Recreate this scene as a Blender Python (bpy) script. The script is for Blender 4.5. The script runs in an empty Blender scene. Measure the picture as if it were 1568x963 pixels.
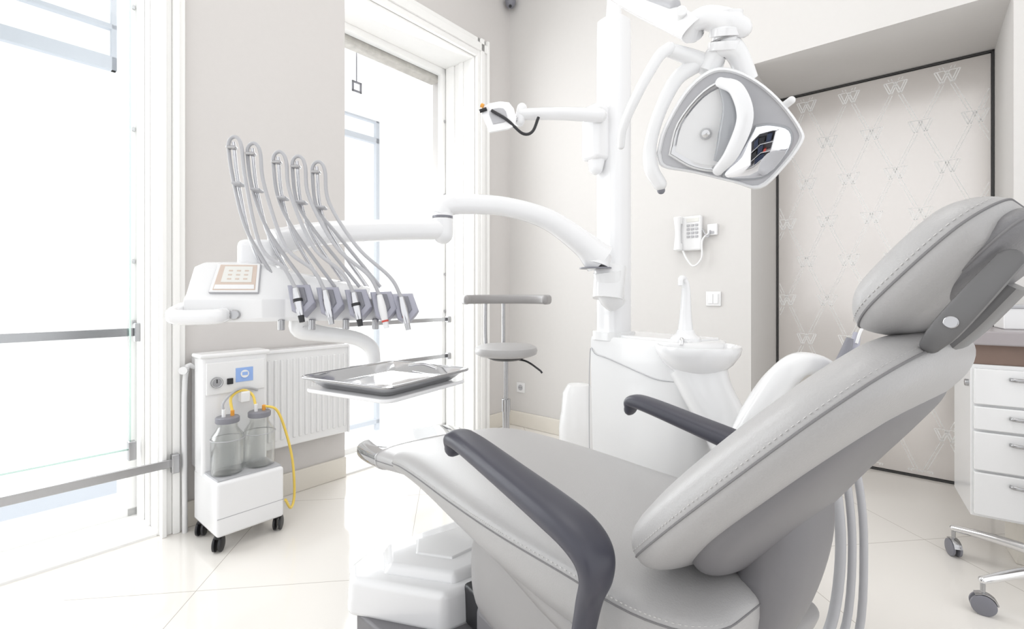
import bpy, bmesh, math, random
from mathutils import Vector, Matrix
random.seed(4)
pi=math.pi
# ---------------------------------------------------------------- materials
MATS={}
def mat(name,col,rough=.5,metal=0.,coat=0.,noise=0.,bump=0.,bscale=60.,trans=0.,spec=.5):
    if name in MATS: return MATS[name]
    m=bpy.data.materials.new(name); m.use_nodes=True
    nt=m.node_tree; b=nt.nodes['Principled BSDF']
    b.inputs['Base Color'].default_value=(*col,1); b.inputs['Roughness'].default_value=rough
    b.inputs['Metallic'].default_value=metal; b.inputs['Coat Weight'].default_value=coat
    b.inputs['Specular IOR Level'].default_value=spec
    if trans: b.inputs['Transmission Weight'].default_value=trans
    if noise or bump:
        tc=nt.nodes.new('ShaderNodeTexCoord'); n=nt.nodes.new('ShaderNodeTexNoise')
        n.inputs['Scale'].default_value=bscale; n.inputs['Detail'].default_value=4
        nt.links.new(tc.outputs['Object'],n.inputs['Vector'])
        if noise:
            mx=nt.nodes.new('ShaderNodeMix'); mx.data_type='RGBA'
            mx.inputs['A'].default_value=(*[c*(1-noise) for c in col],1)
            mx.inputs['B'].default_value=(*[min(1,c*(1+noise)) for c in col],1)
            nt.links.new(n.outputs['Fac'],mx.inputs['Factor']); nt.links.new(mx.outputs['Result'],b.inputs['Base Color'])
        if bump:
            bp=nt.nodes.new('ShaderNodeBump'); bp.inputs['Strength'].default_value=bump; bp.inputs['Distance'].default_value=.002
            nt.links.new(n.outputs['Fac'],bp.inputs['Height']); nt.links.new(bp.outputs['Normal'],b.inputs['Normal'])
    MATS[name]=m; return m
def glassmat(name,col=(.985,.99,.99),fac=.12):
    if name in MATS: return MATS[name]
    m=bpy.data.materials.new(name); m.use_nodes=True; nt=m.node_tree; nt.nodes.clear()
    o=nt.nodes.new('ShaderNodeOutputMaterial'); t=nt.nodes.new('ShaderNodeBsdfTransparent'); g=nt.nodes.new('ShaderNodeBsdfGlossy')
    t.inputs['Color'].default_value=(*col,1); g.inputs['Roughness'].default_value=.03
    lw=nt.nodes.new('ShaderNodeLayerWeight'); lw.inputs['Blend'].default_value=fac
    mx=nt.nodes.new('ShaderNodeMixShader')
    nt.links.new(lw.outputs['Facing'],mx.inputs[0]); nt.links.new(t.outputs[0],mx.inputs[1]); nt.links.new(g.outputs[0],mx.inputs[2])
    nt.links.new(mx.outputs[0],o.inputs[0]); MATS[name]=m; return m
M_wall=mat('wall_paint',(.685,.668,.652),.75,noise=.015,bump=.05,bscale=30)
M_pier=mat('wall_paint_grey',(.665,.64,.625),.75,noise=.015,bump=.05,bscale=30)
M_trim=mat('trim_white',(.92,.915,.90),.45,noise=.01,bscale=20)
M_base=mat('baseboard_cream',(.78,.74,.67),.4,noise=.02,bscale=15)
M_white=mat('white_plastic',(.82,.82,.825),.25,coat=.3,noise=.008,bscale=10)
M_white2=mat('white_enamel',(.84,.84,.85),.18,coat=.5,noise=.008,bscale=8)
M_offw=mat('offwhite_plastic',(.76,.755,.72),.35,noise=.01,bscale=12)
M_leather=mat('grey_leather',(.40,.392,.392),.36,noise=.03,bump=.25,bscale=350)
M_leather2=mat('grey_leather_dark',(.19,.187,.195),.40,noise=.03,bump=.25,bscale=350)
M_seam=mat('seam_thread',(.20,.195,.20),.7,noise=.02)
M_stitch=mat('stitch_thread',(.62,.61,.60),.7,noise=.02)
M_shell=mat('grey_shell_plastic',(.175,.17,.18),.42,noise=.02,bscale=20)
M_bar=mat('headrest_bar_grey',(.13,.128,.13),.35,noise=.02,bscale=20)
M_shell2=mat('grey_shell_light',(.32,.31,.31),.4,noise=.02,bscale=20)
M_arm=mat('armrest_rubber',(.05,.05,.068),.38,noise=.03,bscale=40)
M_black=mat('black_plastic',(.02,.02,.023),.4,noise=.02)
M_chrome=mat('chrome',(.8,.8,.81),.08,1.,noise=.01)
M_steel=mat('steel_brushed',(.45,.45,.46),.22,1.,noise=.03,bscale=80)
M_steel2=mat('handpiece_steel',(.62,.62,.64),.12,1.,noise=.02,bscale=80)
M_hose=mat('hose_grey',(.46,.46,.48),.4,noise=.02)
M_hosed=mat('hose_grey_dark',(.22,.22,.25),.4,noise=.02)
M_lav=mat('lavender_plastic',(.40,.40,.47),.4,noise=.02)
M_beige=mat('display_beige',(.64,.53,.46),.4,noise=.02)
M_yellow=mat('yellow_hose',(.85,.62,.12),.35,noise=.02)
M_orange=mat('orange_cap',(.8,.35,.05),.4,noise=.02)
M_blue=mat('blue_label',(.30,.45,.80),.4,noise=.02)
M_navy=mat('navy_fabric',(.025,.035,.07),.6,noise=.05)
M_red=mat('red_ring',(.6,.08,.06),.4,noise=.02)
M_fr=mat('frosted_beige',(.80,.765,.74),.22,.4,noise=.02,bscale=3)
M_pattern=mat('etched_pattern',(.98,.98,.97),.5,noise=.01)
M_frame=mat('dark_frame',(.05,.05,.05),.4,noise=.02)
M_ext=mat('exterior_frame',(.60,.64,.70),.5,noise=.02)
M_stone=mat('exterior_stone',(.5,.47,.43),.8,noise=.35,bscale=25)
M_count=mat('counter_grey',(.36,.33,.34),.3,noise=.02)
M_wood=mat('brown_laminate',(.22,.15,.12),.45,noise=.15,bscale=12)
M_mirror=mat('mirror',(.85,.86,.9),.02,1.,noise=.005)
M_refl=mat('reflector',(.60,.60,.61),.14,.85,noise=.02,bscale=14)
M_lampgrey=mat('lamp_grey',(.34,.35,.37),.2,.0,coat=.5,noise=.01)
M_lampface=mat('lamp_face_grey',(.50,.50,.52),.15,.0,coat=.6,noise=.01)
M_glass=glassmat('window_glass'); M_jar=glassmat('jar_glass',(.985,.99,.985),.16)
M_edge=mat('glass_edge_green',(.62,.80,.74),.2,noise=.02)
M_clear=glassmat('clear_cover',(.97,.97,.98),.6)
# ---------------------------------------------------------------- helpers
def grp(name,M=Matrix.Identity(4)):
    e=bpy.data.objects.new(name,None); e.empty_display_size=.1
    bpy.context.collection.objects.link(e); e.matrix_world=M; return e
def link(name,me,mt,parent=None,M=None,smooth=True,bevel=0,seg=3,sub=0,ang=35):
    o=bpy.data.objects.new(name,me); bpy.context.collection.objects.link(o)
    if mt: me.materials.append(mt)
    if M is not None: o.matrix_world=M
    if parent: o.parent=parent
    if bevel:
        b=o.modifiers.new('b','BEVEL'); b.width=bevel; b.segments=seg; b.limit_method='ANGLE'; b.angle_limit=math.radians(30)
        b.harden_normals=False
    if sub:
        s=o.modifiers.new('s','SUBSURF'); s.levels=sub; s.render_levels=sub
    if smooth:
        for p in me.polygons: p.use_smooth=True
        try:
            me.set_sharp_from_angle(angle=math.radians(ang if not bevel else 89))
        except Exception: pass
        if bevel:
            w=o.modifiers.new('wn','WEIGHTED_NORMAL'); w.keep_sharp=True
    return o
def mesh(vs,fs):
    me=bpy.data.meshes.new('m'); me.from_pydata([tuple(v) for v in vs],[],fs); me.update()
    bm=bmesh.new(); bm.from_mesh(me); bmesh.ops.recalc_face_normals(bm,faces=bm.faces); bm.to_mesh(me); bm.free()
    return me
def box(name,lo,hi,mt,parent=None,M=None,bevel=.004,R=None,**k):
    x0,y0,z0=lo;x1,y1,z1=hi
    vs=[(x,y,z) for z in(z0,z1) for y in(y0,y1) for x in(x0,x1)]
    if R is not None: vs=[R@Vector(v) for v in vs]
    fs=[(0,1,3,2),(4,5,7,6),(0,1,5,4),(2,3,7,6),(0,2,6,4),(1,3,7,5)]
    return link(name,mesh(vs,fs),mt,parent,M,bevel=bevel,**k)
def cat(P,n):
    P=[tuple(p) for p in P]; out=[]
    Q=[tuple(2*a-b for a,b in zip(P[0],P[1]))]+P+[tuple(2*a-b for a,b in zip(P[-1],P[-2]))]
    for i in range(1,len(Q)-2):
        a,b,c,d=Q[i-1],Q[i],Q[i+1],Q[i+2]
        for j in range(n):
            t=j/n
            out.append(tuple(.5*(2*b[k]+(c[k]-a[k])*t+(2*a[k]-5*b[k]+4*c[k]-d[k])*t*t+(3*b[k]-a[k]-3*c[k]+d[k])*t**3) for k in range(len(b))))
    out.append(P[-1]); return out
def sp(v,e): return math.copysign(abs(v)**e,v)
def ringsmesh(rings,cap=True,closed=False):
    n=len(rings[0]); vs=[v for r in rings for v in r]; fs=[]
    m=len(rings)
    for i in range(m if closed else m-1):
        a=i*n;b=((i+1)%m)*n
        for j in range(n): fs.append((a+j,a+(j+1)%n,b+(j+1)%n,b+j))
    if cap and not closed: fs.append(tuple(range(n))[::-1]); fs.append(tuple((m-1)*n+j for j in range(n)))
    return mesh(vs,fs)
def tube(name,pts,r,mt,parent=None,seg=12,n=6,up=None,fa=1.,fb=1.,e=1.,smooth=True,closed=False,M=None,rnd=False,n0=None):
    """swept tube; r number or list; fa = size along 'up', fb = sideways"""
    rs=r if isinstance(r,(list,tuple)) else [r]*len(pts)
    P=[(*p,q) for p,q in zip(pts,rs)]
    if n>1: P=cat(P,n)
    C=[Vector(p[:3]) for p in P]; R=[p[3] for p in P]
    if rnd: # rounded ends
        def endr(c,d,rad):
            o=[]
            for a in (90,70,50,30,12): 
                t=math.radians(a); o.append((c+d*(rad*math.sin(t)),max(rad*math.cos(t),1e-4)))
            return o
        d0=(C[0]-C[1]).normalized(); d1=(C[-1]-C[-2]).normalized()
        s=endr(C[0],d0,R[0]); t=endr(C[-1],d1,R[-1])[::-1]
        C=[a for a,_ in s]+C+[a for a,_ in t]; R=[b for _,b in s]+R+[b for _,b in t]
    rings=[]; N=Vector(n0) if n0 else None
    for i,c in enumerate(C):
        if closed: T=(C[(i+1)%len(C)]-C[i-1])
        else: T=C[min(i+1,len(C)-1)]-C[max(i-1,0)]
        T.normalize()
        if up is not None:
            B=T.cross(Vector(up)); 
            if B.length<1e-3: B=Vector((1,0,0))
            B.normalize(); N=B.cross(T).normalized()
        else:
            if N is None:
                N=T.orthogonal().normalized()
            N=(N-T*N.dot(T)).normalized(); B=T.cross(N)
        rings.append([c+N*(R[i]*fa*sp(math.cos(2*pi*j/seg),e))+B*(R[i]*fb*sp(math.sin(2*pi*j/seg),e)) for j in range(seg)])
    return link(name,ringsmesh(rings,closed=closed),mt,parent,M,ang=50)
def cyl(name,p,q,r,mt,parent=None,r2=None,seg=24,M=None,bevel=0.002):
    p=Vector(p);q=Vector(q);T=(q-p).normalized();N=T.orthogonal().normalized();B=T.cross(N)
    r2=r if r2 is None else r2
    rings=[[c+N*(rr*math.cos(2*pi*j/seg))+B*(rr*math.sin(2*pi*j/seg)) for j in range(seg)] for c,rr in((p,r),(q,r2))]
    return link(name,ringsmesh(rings),mt,parent,M,bevel=bevel,seg=2)
def lathe(name,prof,c,mt,parent=None,seg=32,M=None,axis=None,ang=40):
    c=Vector(c); ax=Vector(axis).normalized() if axis else Vector((0,0,1))
    N=ax.orthogonal().normalized() if axis else Vector((1,0,0)); B=ax.cross(N)
    rings=[[c+ax*z+N*(max(r,1e-4)*math.cos(2*pi*j/seg))+B*(max(r,1e-4)*math.sin(2*pi*j/seg)) for j in range(seg)] for r,z in prof]
    return link(name,ringsmesh(rings),mt,parent,M,ang=ang)
def plate(name,outline,z0,z1,mt,parent=None,bevel=.004,R=None,M=None,n=0,seg=3,s0=1.,s1=1.):
    P=list(outline)
    if n: P=cat(P+[P[0]],n)[:-1]
    cx=sum(p[0] for p in P)/len(P); cy=sum(p[1] for p in P)/len(P)
    rings=[[Vector((cx+(x-cx)*s,cy+(y-cy)*s,z)) for x,y in P] for z,s in((z0,s0),(z1,s1))]
    if R is not None: rings=[[R@v for v in r] for r in rings]
    return link(name,ringsmesh(rings),mt,parent,M,bevel=bevel,seg=seg)
def stack(name,outline,levels,mt,parent=None,R=None,n=0,ang=50,cen=None):
    """levels: (z,scale,dx,dy)"""
    P=list(outline)
    if n: P=cat(P+[P[0]],n)[:-1]
    cx,cy=cen or (sum(p[0] for p in P)/len(P),sum(p[1] for p in P)/len(P))
    rings=[]
    for L in levels:
        z,s=L[:2];dx,dy=(L[2:4] if len(L)>2 else (0,0))
        rings.append([Vector((cx+dx+(x-cx)*s,cy+dy+(y-cy)*s,z)) for x,y in P])
    if R is not None: rings=[[R@v for v in r] for r in rings]
    return link(name,ringsmesh(rings),mt,parent,ang=ang)
def cushion(name,keys,R1,R2,mt,parent,e=.8,ns=44,seg=44,cr=None,stitch=True,seam=True,sm=.0016):
    """keys (s,z,ns,nz,w,hf,hb)  lateral axis = y"""
    P=cat(keys,12)
    L=[0]
    for i in range(1,len(P)): L.append(L[-1]+math.hypot(P[i][0]-P[i-1][0],P[i][1]-P[i-1][1]))
    tot=L[-1]; rings=[]; edge=[]
    for i in range(ns+1):
        d=tot*(1-math.cos(pi*i/ns))/2
        k=0
        while k<len(L)-2 and L[k+1]<d: k+=1
        f=(d-L[k])/max(L[k+1]-L[k],1e-9); f=min(max(f,0),1)
        s,z,a,b,w,hf,hb=[u+(v-u)*f for u,v in zip(P[k],P[k+1])]
        ln=math.hypot(a,b); a/=ln;b/=ln
        kk=1.; ww=w
        for dd,RR in((d,R1),(tot-d,R2)):
            if dd<RR:
                q=math.sqrt(max(0,1-(1-dd/RR)**2)); kk=min(kk,q); ww=min(ww,w-(cr or RR)*(1-q))
        kk=max(kk,.03)
        ring=[]
        for j in range(seg):
            t=2*pi*j/seg; c,sn=math.cos(t),math.sin(t)
            h=(hf if sn>0 else hb)*kk*sp(sn,e)
            ring.append(Vector((s+a*h,ww*sp(c,e),z+b*h)))
        rings.append(ring); edge.append((s,ww,z,a,b))
    o=link(name,ringsmesh(rings),mt,parent,ang=80)
    if seam:
        pl=[(s,w+.0002,z) for s,w,z,_,_ in edge]+[(s,-w-.0002,z) for s,w,z,_,_ in edge[::-1]]
        tube(name+'_seam',pl,sm,M_seam,parent,seg=6,n=1,closed=True)
    if stitch:
        vs=[];fs=[]
        pts=[Vector((s+a*.008,w-.0008,z+b*.008)) for s,w,z,a,b in edge]
        D=cat([tuple(p) for p in pts],6); acc=0
        for i in range(1,len(D)):
            p,q=Vector(D[i-1]),Vector(D[i]); l=(q-p).length; acc+=l
            if acc>.0066:
                acc=0; T=(q-p).normalized() if l>1e-6 else Vector((1,0,0)); A=Vector((0,1,0)); B=T.cross(A)
                b0=len(vs)
                for sx in(-.0018,.0018):
                    for sy in(-.0008,.0008):
                        for sz in(-.0004,.0004): vs.append(q+T*sx+A*sy+B*sz)
                for f in((0,1,3,2),(4,5,7,6),(0,1,5,4),(2,3,7,6),(0,2,6,4),(1,3,7,5)): fs.append(tuple(b0+x for x in f))
        link(name+'_stitching',mesh(vs,fs),M_stitch,parent,smooth=False)
    return o
def caster(name,c,parent,r=.03,ang=0.,mt=M_black,fork=M_steel):
    x,y,z=c; d=Vector((math.cos(ang),math.sin(ang),0)); 
    for s in(-1,1):
        p=Vector((x,y,r))+d*(s*.012)
        lathe(name+'_wheel_%d'%(s+1),[(0,-.007),(r*.75,-.007),(r,-.004),(r,.004),(r*.75,.007),(0,.007)],p,mt,parent,axis=d,seg=24)
    tube(name+'_hood',[Vector((x,y,r))+Vector((-d.y,d.x,0))*(r*1.1*math.cos(t))+Vector((0,0,r*1.12*math.sin(t))) for t in(0.2,.8,1.5,2.2)],.006,fork,parent,fb=2.4,fa=.6,up=(0,0,1),seg=10)
    cyl(name+'_stem',(x,y,r*1.6),(x,y,z),.007,fork,parent)

ROOM=Matrix.Translation((-.02,4.05,0))@Matrix.Rotation(math.radians(-40.23),4,'Z')
# ---------------------------------------------------------------- room shell (x along back wall, -y along window wall)
def rb(name,lo,hi,m,bevel=.0,parent=None): 
    return box(name,lo,hi,m,parent,M=ROOM if parent is None else None,bevel=bevel)
def compound(name,boxes,mt,bevel=0,M=ROOM,parent=None):
    vs=[];fs=[]
    for lo,hi in boxes:
        b=len(vs); vs+=[(x,y,z) for z in(lo[2],hi[2]) for y in(lo[1],hi[1]) for x in(lo[0],hi[0])]
        fs+=[tuple(b+i for i in f) for f in((0,1,3,2),(4,5,7,6),(0,1,5,4),(2,3,7,6),(0,2,6,4),(1,3,7,5))]
    return link(name,mesh(vs,fs),mt,parent,M if parent is None else None,bevel=bevel,seg=2)
H=3.75
compound('wall_back',[((-.5,0,0),(1.886,.72,H)),((2.967,0,0),(4.6,.72,H)),((1.886,0,2.46),(2.967,.72,H)),((-.5,.72,0),(4.6,.82,H))],M_wall)
compound('wall_left',[((-.5,-.42,0),(0,0,H)),((-.5,-2.45,0),(0,-1.533,H)),((-.5,-1.533,2.957),(0,-.42,H)),((-.5,-4.2,3.1),(0,-2.45,H)),((-.5,-5.2,0),(0,-4.2,H))],M_pier)
rb('ceiling',(-.5,-5.2,H),(4.6,.8,H+.1),M_trim)
# floor
fm=bpy.data.materials.new('floor_tiles'); fm.use_nodes=True; nt=fm.node_tree; b=nt.nodes['Principled BSDF']
g=nt.nodes.new('ShaderNodeNewGeometry'); mp=nt.nodes.new('ShaderNodeMapping'); mp.vector_type='TEXTURE'
mp.inputs['Location'].default_value=(-1.17,1.765,0); mp.inputs['Rotation'].default_value=(0,0,math.radians(7))
br=nt.nodes.new('ShaderNodeTexBrick'); br.offset=0; br.squash=1
br.inputs['Scale'].default_value=1; br.inputs['Brick Width'].default_value=.76; br.inputs['Row Height'].default_value=.76
br.inputs['Mortar Size'].default_value=.0014; br.inputs['Color1'].default_value=(.82,.79,.75,1); br.inputs['Color2'].default_value=(.81,.78,.74,1); br.inputs['Mortar'].default_value=(.46,.42,.38,1)
nt.links.new(g.outputs['Position'],mp.inputs['Vector']); nt.links.new(mp.outputs[0],br.inputs['Vector']); nt.links.new(br.outputs['Color'],b.inputs['Base Color'])
b.inputs['Roughness'].default_value=.09
box('floor',(-.5,-5.2,-.1),(4.6,.8,0),fm,M=ROOM,bevel=0)
# baseboards
compound('baseboard_back',[((0,-.018,0),(1.886,0,.12)),((2.967,-.018,0),(4.6,0,.12))],M_base,.004)
compound('baseboard_left',[((0,-.30,0),(.018,-.0,.12)),((0,-2.36,0),(.018,-1.533,.12))],M_base,.004)
# window casings (stepped mouldings) and white reveals
def casing(name,v0,v1,z0,z1,side,parent=None):
    w=v1-v0
    st=[(0,.03),(.25,.045),(.55,.03),(.8,.05)]
    bx=[]
    for i,(a,t) in enumerate(st):
        bnext=st[i+1][0] if i<3 else 1
        if side>0: lo,hi=v0+a*w,v0+bnext*w
        else: lo,hi=v1-bnext*w,v1-a*w
        bx.append(((0,-hi,z0),(t,-lo,z1)))
    return compound(name,bx,M_trim,.003)
casing('trim_1',.30,.42,0,3.10,-1)
compound('trim_2',[((0,-1.533,2.957),(.03,-.42,3.0)),((0,-1.6,3.0),(.045,-.30,3.06)),((0,-1.6,3.06),(.03,-.30,3.10))],M_trim,.003)
casing('trim_3',2.365,2.46,0,3.2,1)
compound('trim_4',[((-.34,-.436,0),(0,-.42,2.957)),((-.30,-.452,0),(-.21,-.436,2.94)),((-.16,-.448,0),(-.11,-.436,2.94)),((-.34,-1.533,2.94),(0,-.436,2.957))],M_trim,.003)
compound('trim_5',[((-.34,-2.466,0),(0,-2.45,3.1)),((-.30,-2.48,0),(-.21,-2.466,3.1)),((-.16,-2.476,0),(-.11,-2.466,3.1))],M_trim,.003)
compound('trim_6',[((-.5,-4.2,-.02),(.0,-2.466,.012)),((-.5,-1.533,-.02),(0,-.436,.012))],M_trim,.003)
def window(name,v0,v1,z1,mull):
    g=grp(name,ROOM)
    fr=[((-.36,-v0-.05,0),(-.31,-v0,z1)),((-.36,-v1,0),(-.31,-v1+.04,z1)),((-.36,-v1,z1-.05),(-.31,-v0,z1)),((-.36,-v1,0),(-.31,-v0,.05))]
    for v in mull: fr.append(((-.36,-v-.04,0),(-.31,-v,z1)))
    compound('frame',fr,M_trim,.003,parent=g)
    compound('pane',[((-.34,-v1+.04,.05),(-.335,-v0-.05,z1-.05))],M_glass,parent=g)
    compound('hinge_bolts',[((-.31,-v0-.03,z),(-.30,-v0-.018,z+.02)) for z in(.95,1.25,1.9,2.5)],M_steel,.002,parent=g)
    return g
window('window_1',2.466,4.2,3.1,[])
window('window_2',.436,1.533,2.94,[])
# guard rails
g=grp('window_guard_rail',ROOM)
compound('rails',[((-.27,-4.1,.895),(-.262,-2.50,.935))],M_steel,.002,parent=g)
compound('bracket',[((-.275,-2.50,.87),(-.23,-2.475,.96))],M_steel,.004,parent=g)
compound('glass_panel',[((-.25,-4.1,.36),(-.24,-2.52,3.05))],M_glass,parent=g)
compound('glass_panel_edge',[((-.25,-4.1,.352),(-.24,-2.52,.36)),((-.25,-2.52,.352),(-.24,-2.514,3.05))],M_edge,parent=g)
compound('lower_rail',[((.055,-4.1,.315),(.065,-2.40,.352))],M_steel,.002,parent=g)
compound('lower_bracket',[((.05,-2.43,.29),(.085,-2.40,.375)),((-.24,-2.53,.31),(-.20,-2.50,.40))],M_steel,.004,parent=g)
g=grp('window_guard_rail',ROOM)
compound('rails',[((-.27,-1.53,.88),(-.262,-.455,.91)),((-.27,-1.53,.585),(-.262,-.455,.615))],M_steel,.002,parent=g)
compound('bracket',[((-.275,-.48,.87),(-.24,-.452,.92)),((-.275,-.48,.575),(-.24,-.452,.625))],M_steel,.004,parent=g)
# exterior
g=grp('exterior_storefront_frame',ROOM)
compound('bars',[((-1.02,-.655,-.1),(-.98,-.62,2.62)),((-1.02,-2.2,2.42),(-.98,-.62,2.47)),((-1.02,-2.2,2.6),(-.98,-.62,2.62)),((-1.02,-2.2,-.04),(-.98,-.62,-.0)),
 ((-1.02,-4.4,2.42),(-.98,-2.434,2.50)),((-1.02,-4.4,2.66),(-.98,-2.434,2.69)),((-1.02,-2.46,2.42),(-.98,-2.434,3.3)),((-1.02,-4.4,-.08),(-.98,-2.434,-.0))],M_ext,.003,parent=g)
g=grp('exterior_lintel',ROOM); compound('stone',[((-.49,-1.53,2.86),(-.37,-.44,2.94))],M_stone,.01,parent=g)
g=grp('exterior_hanging_sign',ROOM); compound('sign_frame',[((-1.01,-.80,2.82),(-1,-.785,2.91)),((-1.01,-.875,2.82),(-1,-.86,2.91)),((-1.01,-.875,2.895),(-1,-.785,2.91)),((-1.01,-.875,2.82),(-1,-.785,2.835)),((-1.01,-.835,2.9),(-1.0,-.83,3.3))],M_hosed,parent=g)
# door: frosted panel with lattice pattern
g=grp('door_1',ROOM)
compound('panel',[((1.90,.68,.015),(2.953,.70,2.445))],M_fr,parent=g)
compound('dark_frame',[((1.888,.668,0),(1.898,.70,2.458)),((2.955,.668,0),(2.965,.70,2.458)),((1.888,.668,2.448),(2.965,.70,2.458)),((1.888,.668,0),(2.965,.70,.012))],M_frame,parent=g)
vs=[];fs=[]
def strip(a,b,w,y=.6796):
    a=Vector(a);b=Vector(b);d=(b-a).normalized();n=Vector((-d.y,d.x))*w/2
    k=len(vs)
    for p in(a+n,b+n,b-n,a-n): vs.append((p.x,y,p.y))
    fs.append((k,k+1,k+2,k+3))
def inside(p): return 1.905<p[0]<2.948 and .03<p[1]<2.43
def clipstrip(a,b,w):
    N=12; a=Vector(a);b=Vector(b); run=None
    for i in range(N+1):
        p=a.lerp(b,i/N)
        if inside(p):
            if run is None: run=p
            last=p
        elif run is not None:
            if (last-run).length>.01: strip(run,last,w)
            run=None
    if run is not None and (last-run).length>.01: strip(run,last,w)
dx,dz=.235,.262
for j in range(-2,9):
    for i in range(-4,5):
        x=2.42+dx*i+(dx/2 if j%2 else 0); z=2.105-dz*j
        W=.052;hh=.036
        for ox in(-.012,.012):
            for q in(-1,1):
                cx=x+q*.023
                clipstrip((cx-.028+ox*.5,z+hh),(cx+ox*.5,z-hh),.006); clipstrip((cx+.028+ox*.5,z+hh),(cx+ox*.5,z-hh),.006)
        clipstrip((x-W-.004,z+hh),(x-.01,z+hh),.005); clipstrip((x+.01,z+hh),(x+W+.004,z+hh),.005)
        for q in(-1,1):
            for off in(-.008,.008):
                clipstrip((x+q*.023+off,z-.045),(x+q*(dx/2-.022)+off,z-dz+.045),.0036)
link('lattice_monogram_pattern',mesh(vs,fs),M_pattern,g,smooth=False)
# wall fittings
g=grp('wall_telephone',ROOM@Matrix.Translation((1.523,0,1.486)))
box('base',(-.085,-.035,-.11),(.085,0,.11),M_white,g,bevel=.01)
tube('handset',[(-.055,-.06,-.105),(-.055,-.055,0),(-.055,-.06,.105)],[.024,.017,.024],M_white,g,up=(0,-1,0),e=.6,fa=.8)
box('handset_ear',(-.08,-.062,.06),(-.03,-.034,.11),M_white,g,bevel=.008); box('handset_mouth',(-.08,-.062,-.11),(-.03,-.034,-.06),M_white,g,bevel=.008)
for r in range(4):
    for c in range(3): box('key_%d%d'%(r,c),(-.005+c*.026,-.041,-.03+r*.024),(.013+c*.026,-.034,-.016+r*.024),M_hose,g,bevel=.002)
box('display',(-.008,-.037,.07),(.07,-.034,.095),M_offw,g,bevel=.002)
tube('cord',[(.08,-.02,.03),(.12,-.03,-.03),(.13,-.03,-.02),(.135,-.025,.01)],.004,M_hose,g)
tube('coiled_cord',[(-.03,-.04,-.11),(.0,-.04,-.17),(.04,-.04,-.21),(.085,-.03,-.16),(.09,-.03,-.05),(.135,-.02,0)],.006,M_white,g)
g=grp('telephone_socket',ROOM@Matrix.Translation((1.669,0,1.5)))
box('plate',(-.03,-.022,-.035),(.03,0,.035),M_white,g,bevel=.005); box('jack',(-.012,-.025,-.026),(.012,-.02,-.010),M_hose,g,bevel=.002)
g=grp('light_switch',ROOM@Matrix.Translation((1.672,0,1.07)))
box('plate',(-.045,-.01,-.045),(.045,0,.045),M_white,g,bevel=.004); box('rocker',(-.03,-.015,-.03),(-.001,-.008,.03),M_white2,g,bevel=.002); box('rocker_b',(.001,-.015,-.03),(.03,-.015+.007,.03),M_white2,g,bevel=.002)
g=grp('power_socket',ROOM@Matrix.Translation((.126,0,.322)))
box('plate',(-.042,-.01,-.042),(.042,0,.042),M_white,g,bevel=.004); cyl('recess',(0,-.013,0),(0,-.008,0),.024,M_hose,g); 
for q in(-.01,.01): cyl('pin_%d'%(q*100),(q,-.0145,0),(q,-.012,0),.003,M_black,g,bevel=0)
g=grp('security_camera',ROOM@Matrix.Translation((.03,-.03,3.53)))
lathe('dome',[(0,-.05),(.025,-.045),(.04,-.025),(.045,0),(.045,.02),(0,.02)],(.03,-.03,0),M_hosed,g); lathe('lens',[(0,0),(.012,0),(.012,.01),(0,.01)],(.045,-.05,-.05),M_black,g,axis=(.5,-.6,-.6))
cyl('mount',(.03,-.03,.02),(.03,-.03,.22),.02,M_white,g)
# radiator
g=grp('radiator',ROOM)
box('panel',(.04,-2.33,.29),(.085,-1.56,.80),M_white,g,bevel=.008)
for i in range(23):
    y=-2.315+i*.0328
    box('rib_%d'%i,(.08,y,.33),(.092,y+.018,.755),M_white,g,bevel=.006)
box('top_grille',(.012,-2.33,.79),(.094,-1.56,.808),M_white2,g,bevel=.004)
box('side_cap',(.012,-2.335,.29),(.094,-2.325,.80),M_white2,g,bevel=.002); box('side_cap_b',(.012,-1.565,.29),(.094,-1.555,.80),M_white2,g,bevel=.002)
tube('valve_pipe',[(.06,-2.375,.0),(.06,-2.375,.7),(.05,-2.33,.76)],.011,M_white,g); 
tube('valve',[(.06,-2.375,.75),(.085,-2.39,.75)],.018,M_white,g)
for y in(-2.2,-1.75): box('bracket_%d'%(-y*10),(0.001,y,.4),(.05,y+.03,.7),M_white,g)
# ---------------------------------------------------------------- suction cart
C=ROOM@Matrix.Translation((.235,-2.203,0)) # x into the room, y along window wall
g=grp('medical_suction_cart',C)
box('lower_cabinet',(-.13,-.15,.07),(.16,.13,.30),M_white2,g,bevel=.012)
box('cabinet_groove',(.158,-.148,.148),(.1605,.128,.151),M_hose,g,bevel=0)
box('upper_housing',(-.125,-.15,.28),(-.02,.13,.82),M_white2,g,bevel=.014)
box('control_panel',(-.025,-.135,.645),(-.012,.115,.79),M_white,g,bevel=.004)
box('top_lid',(-.13,-.16,.81),(-.01,.14,.83),M_white,g,bevel=.008)
box('bottle_shelf',(-.02,-.14,.298),(.14,.125,.306),M_hose,g,bevel=.002)
def dial(n,y,z,r): 
    lathe(n,[(0,0),(r,0),(r,.010),(r*.85,.012),(r*.82,.008),(0,.008)],(-.013,y,z),M_white,g,axis=(1,0,0)); lathe(n+'_ring',[(r*.82,.009),(r*.9,.009),(r*.95,.013),(r*1.02,.013),(r*1.04,0),(r*.82,0)],(-.013,y,z),M_steel,g,axis=(1,0,0))
    box(n+'_needle',(-.004,y-.002,z-.002),(-.002,y+.002,z+r*.6),M_black,g,bevel=0)
dial('gauge',-.095,.70,.024)
box('power_switch',(-.016,-.052,.685),(-.005,-.027,.712),M_black,g,bevel=.002)
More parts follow.
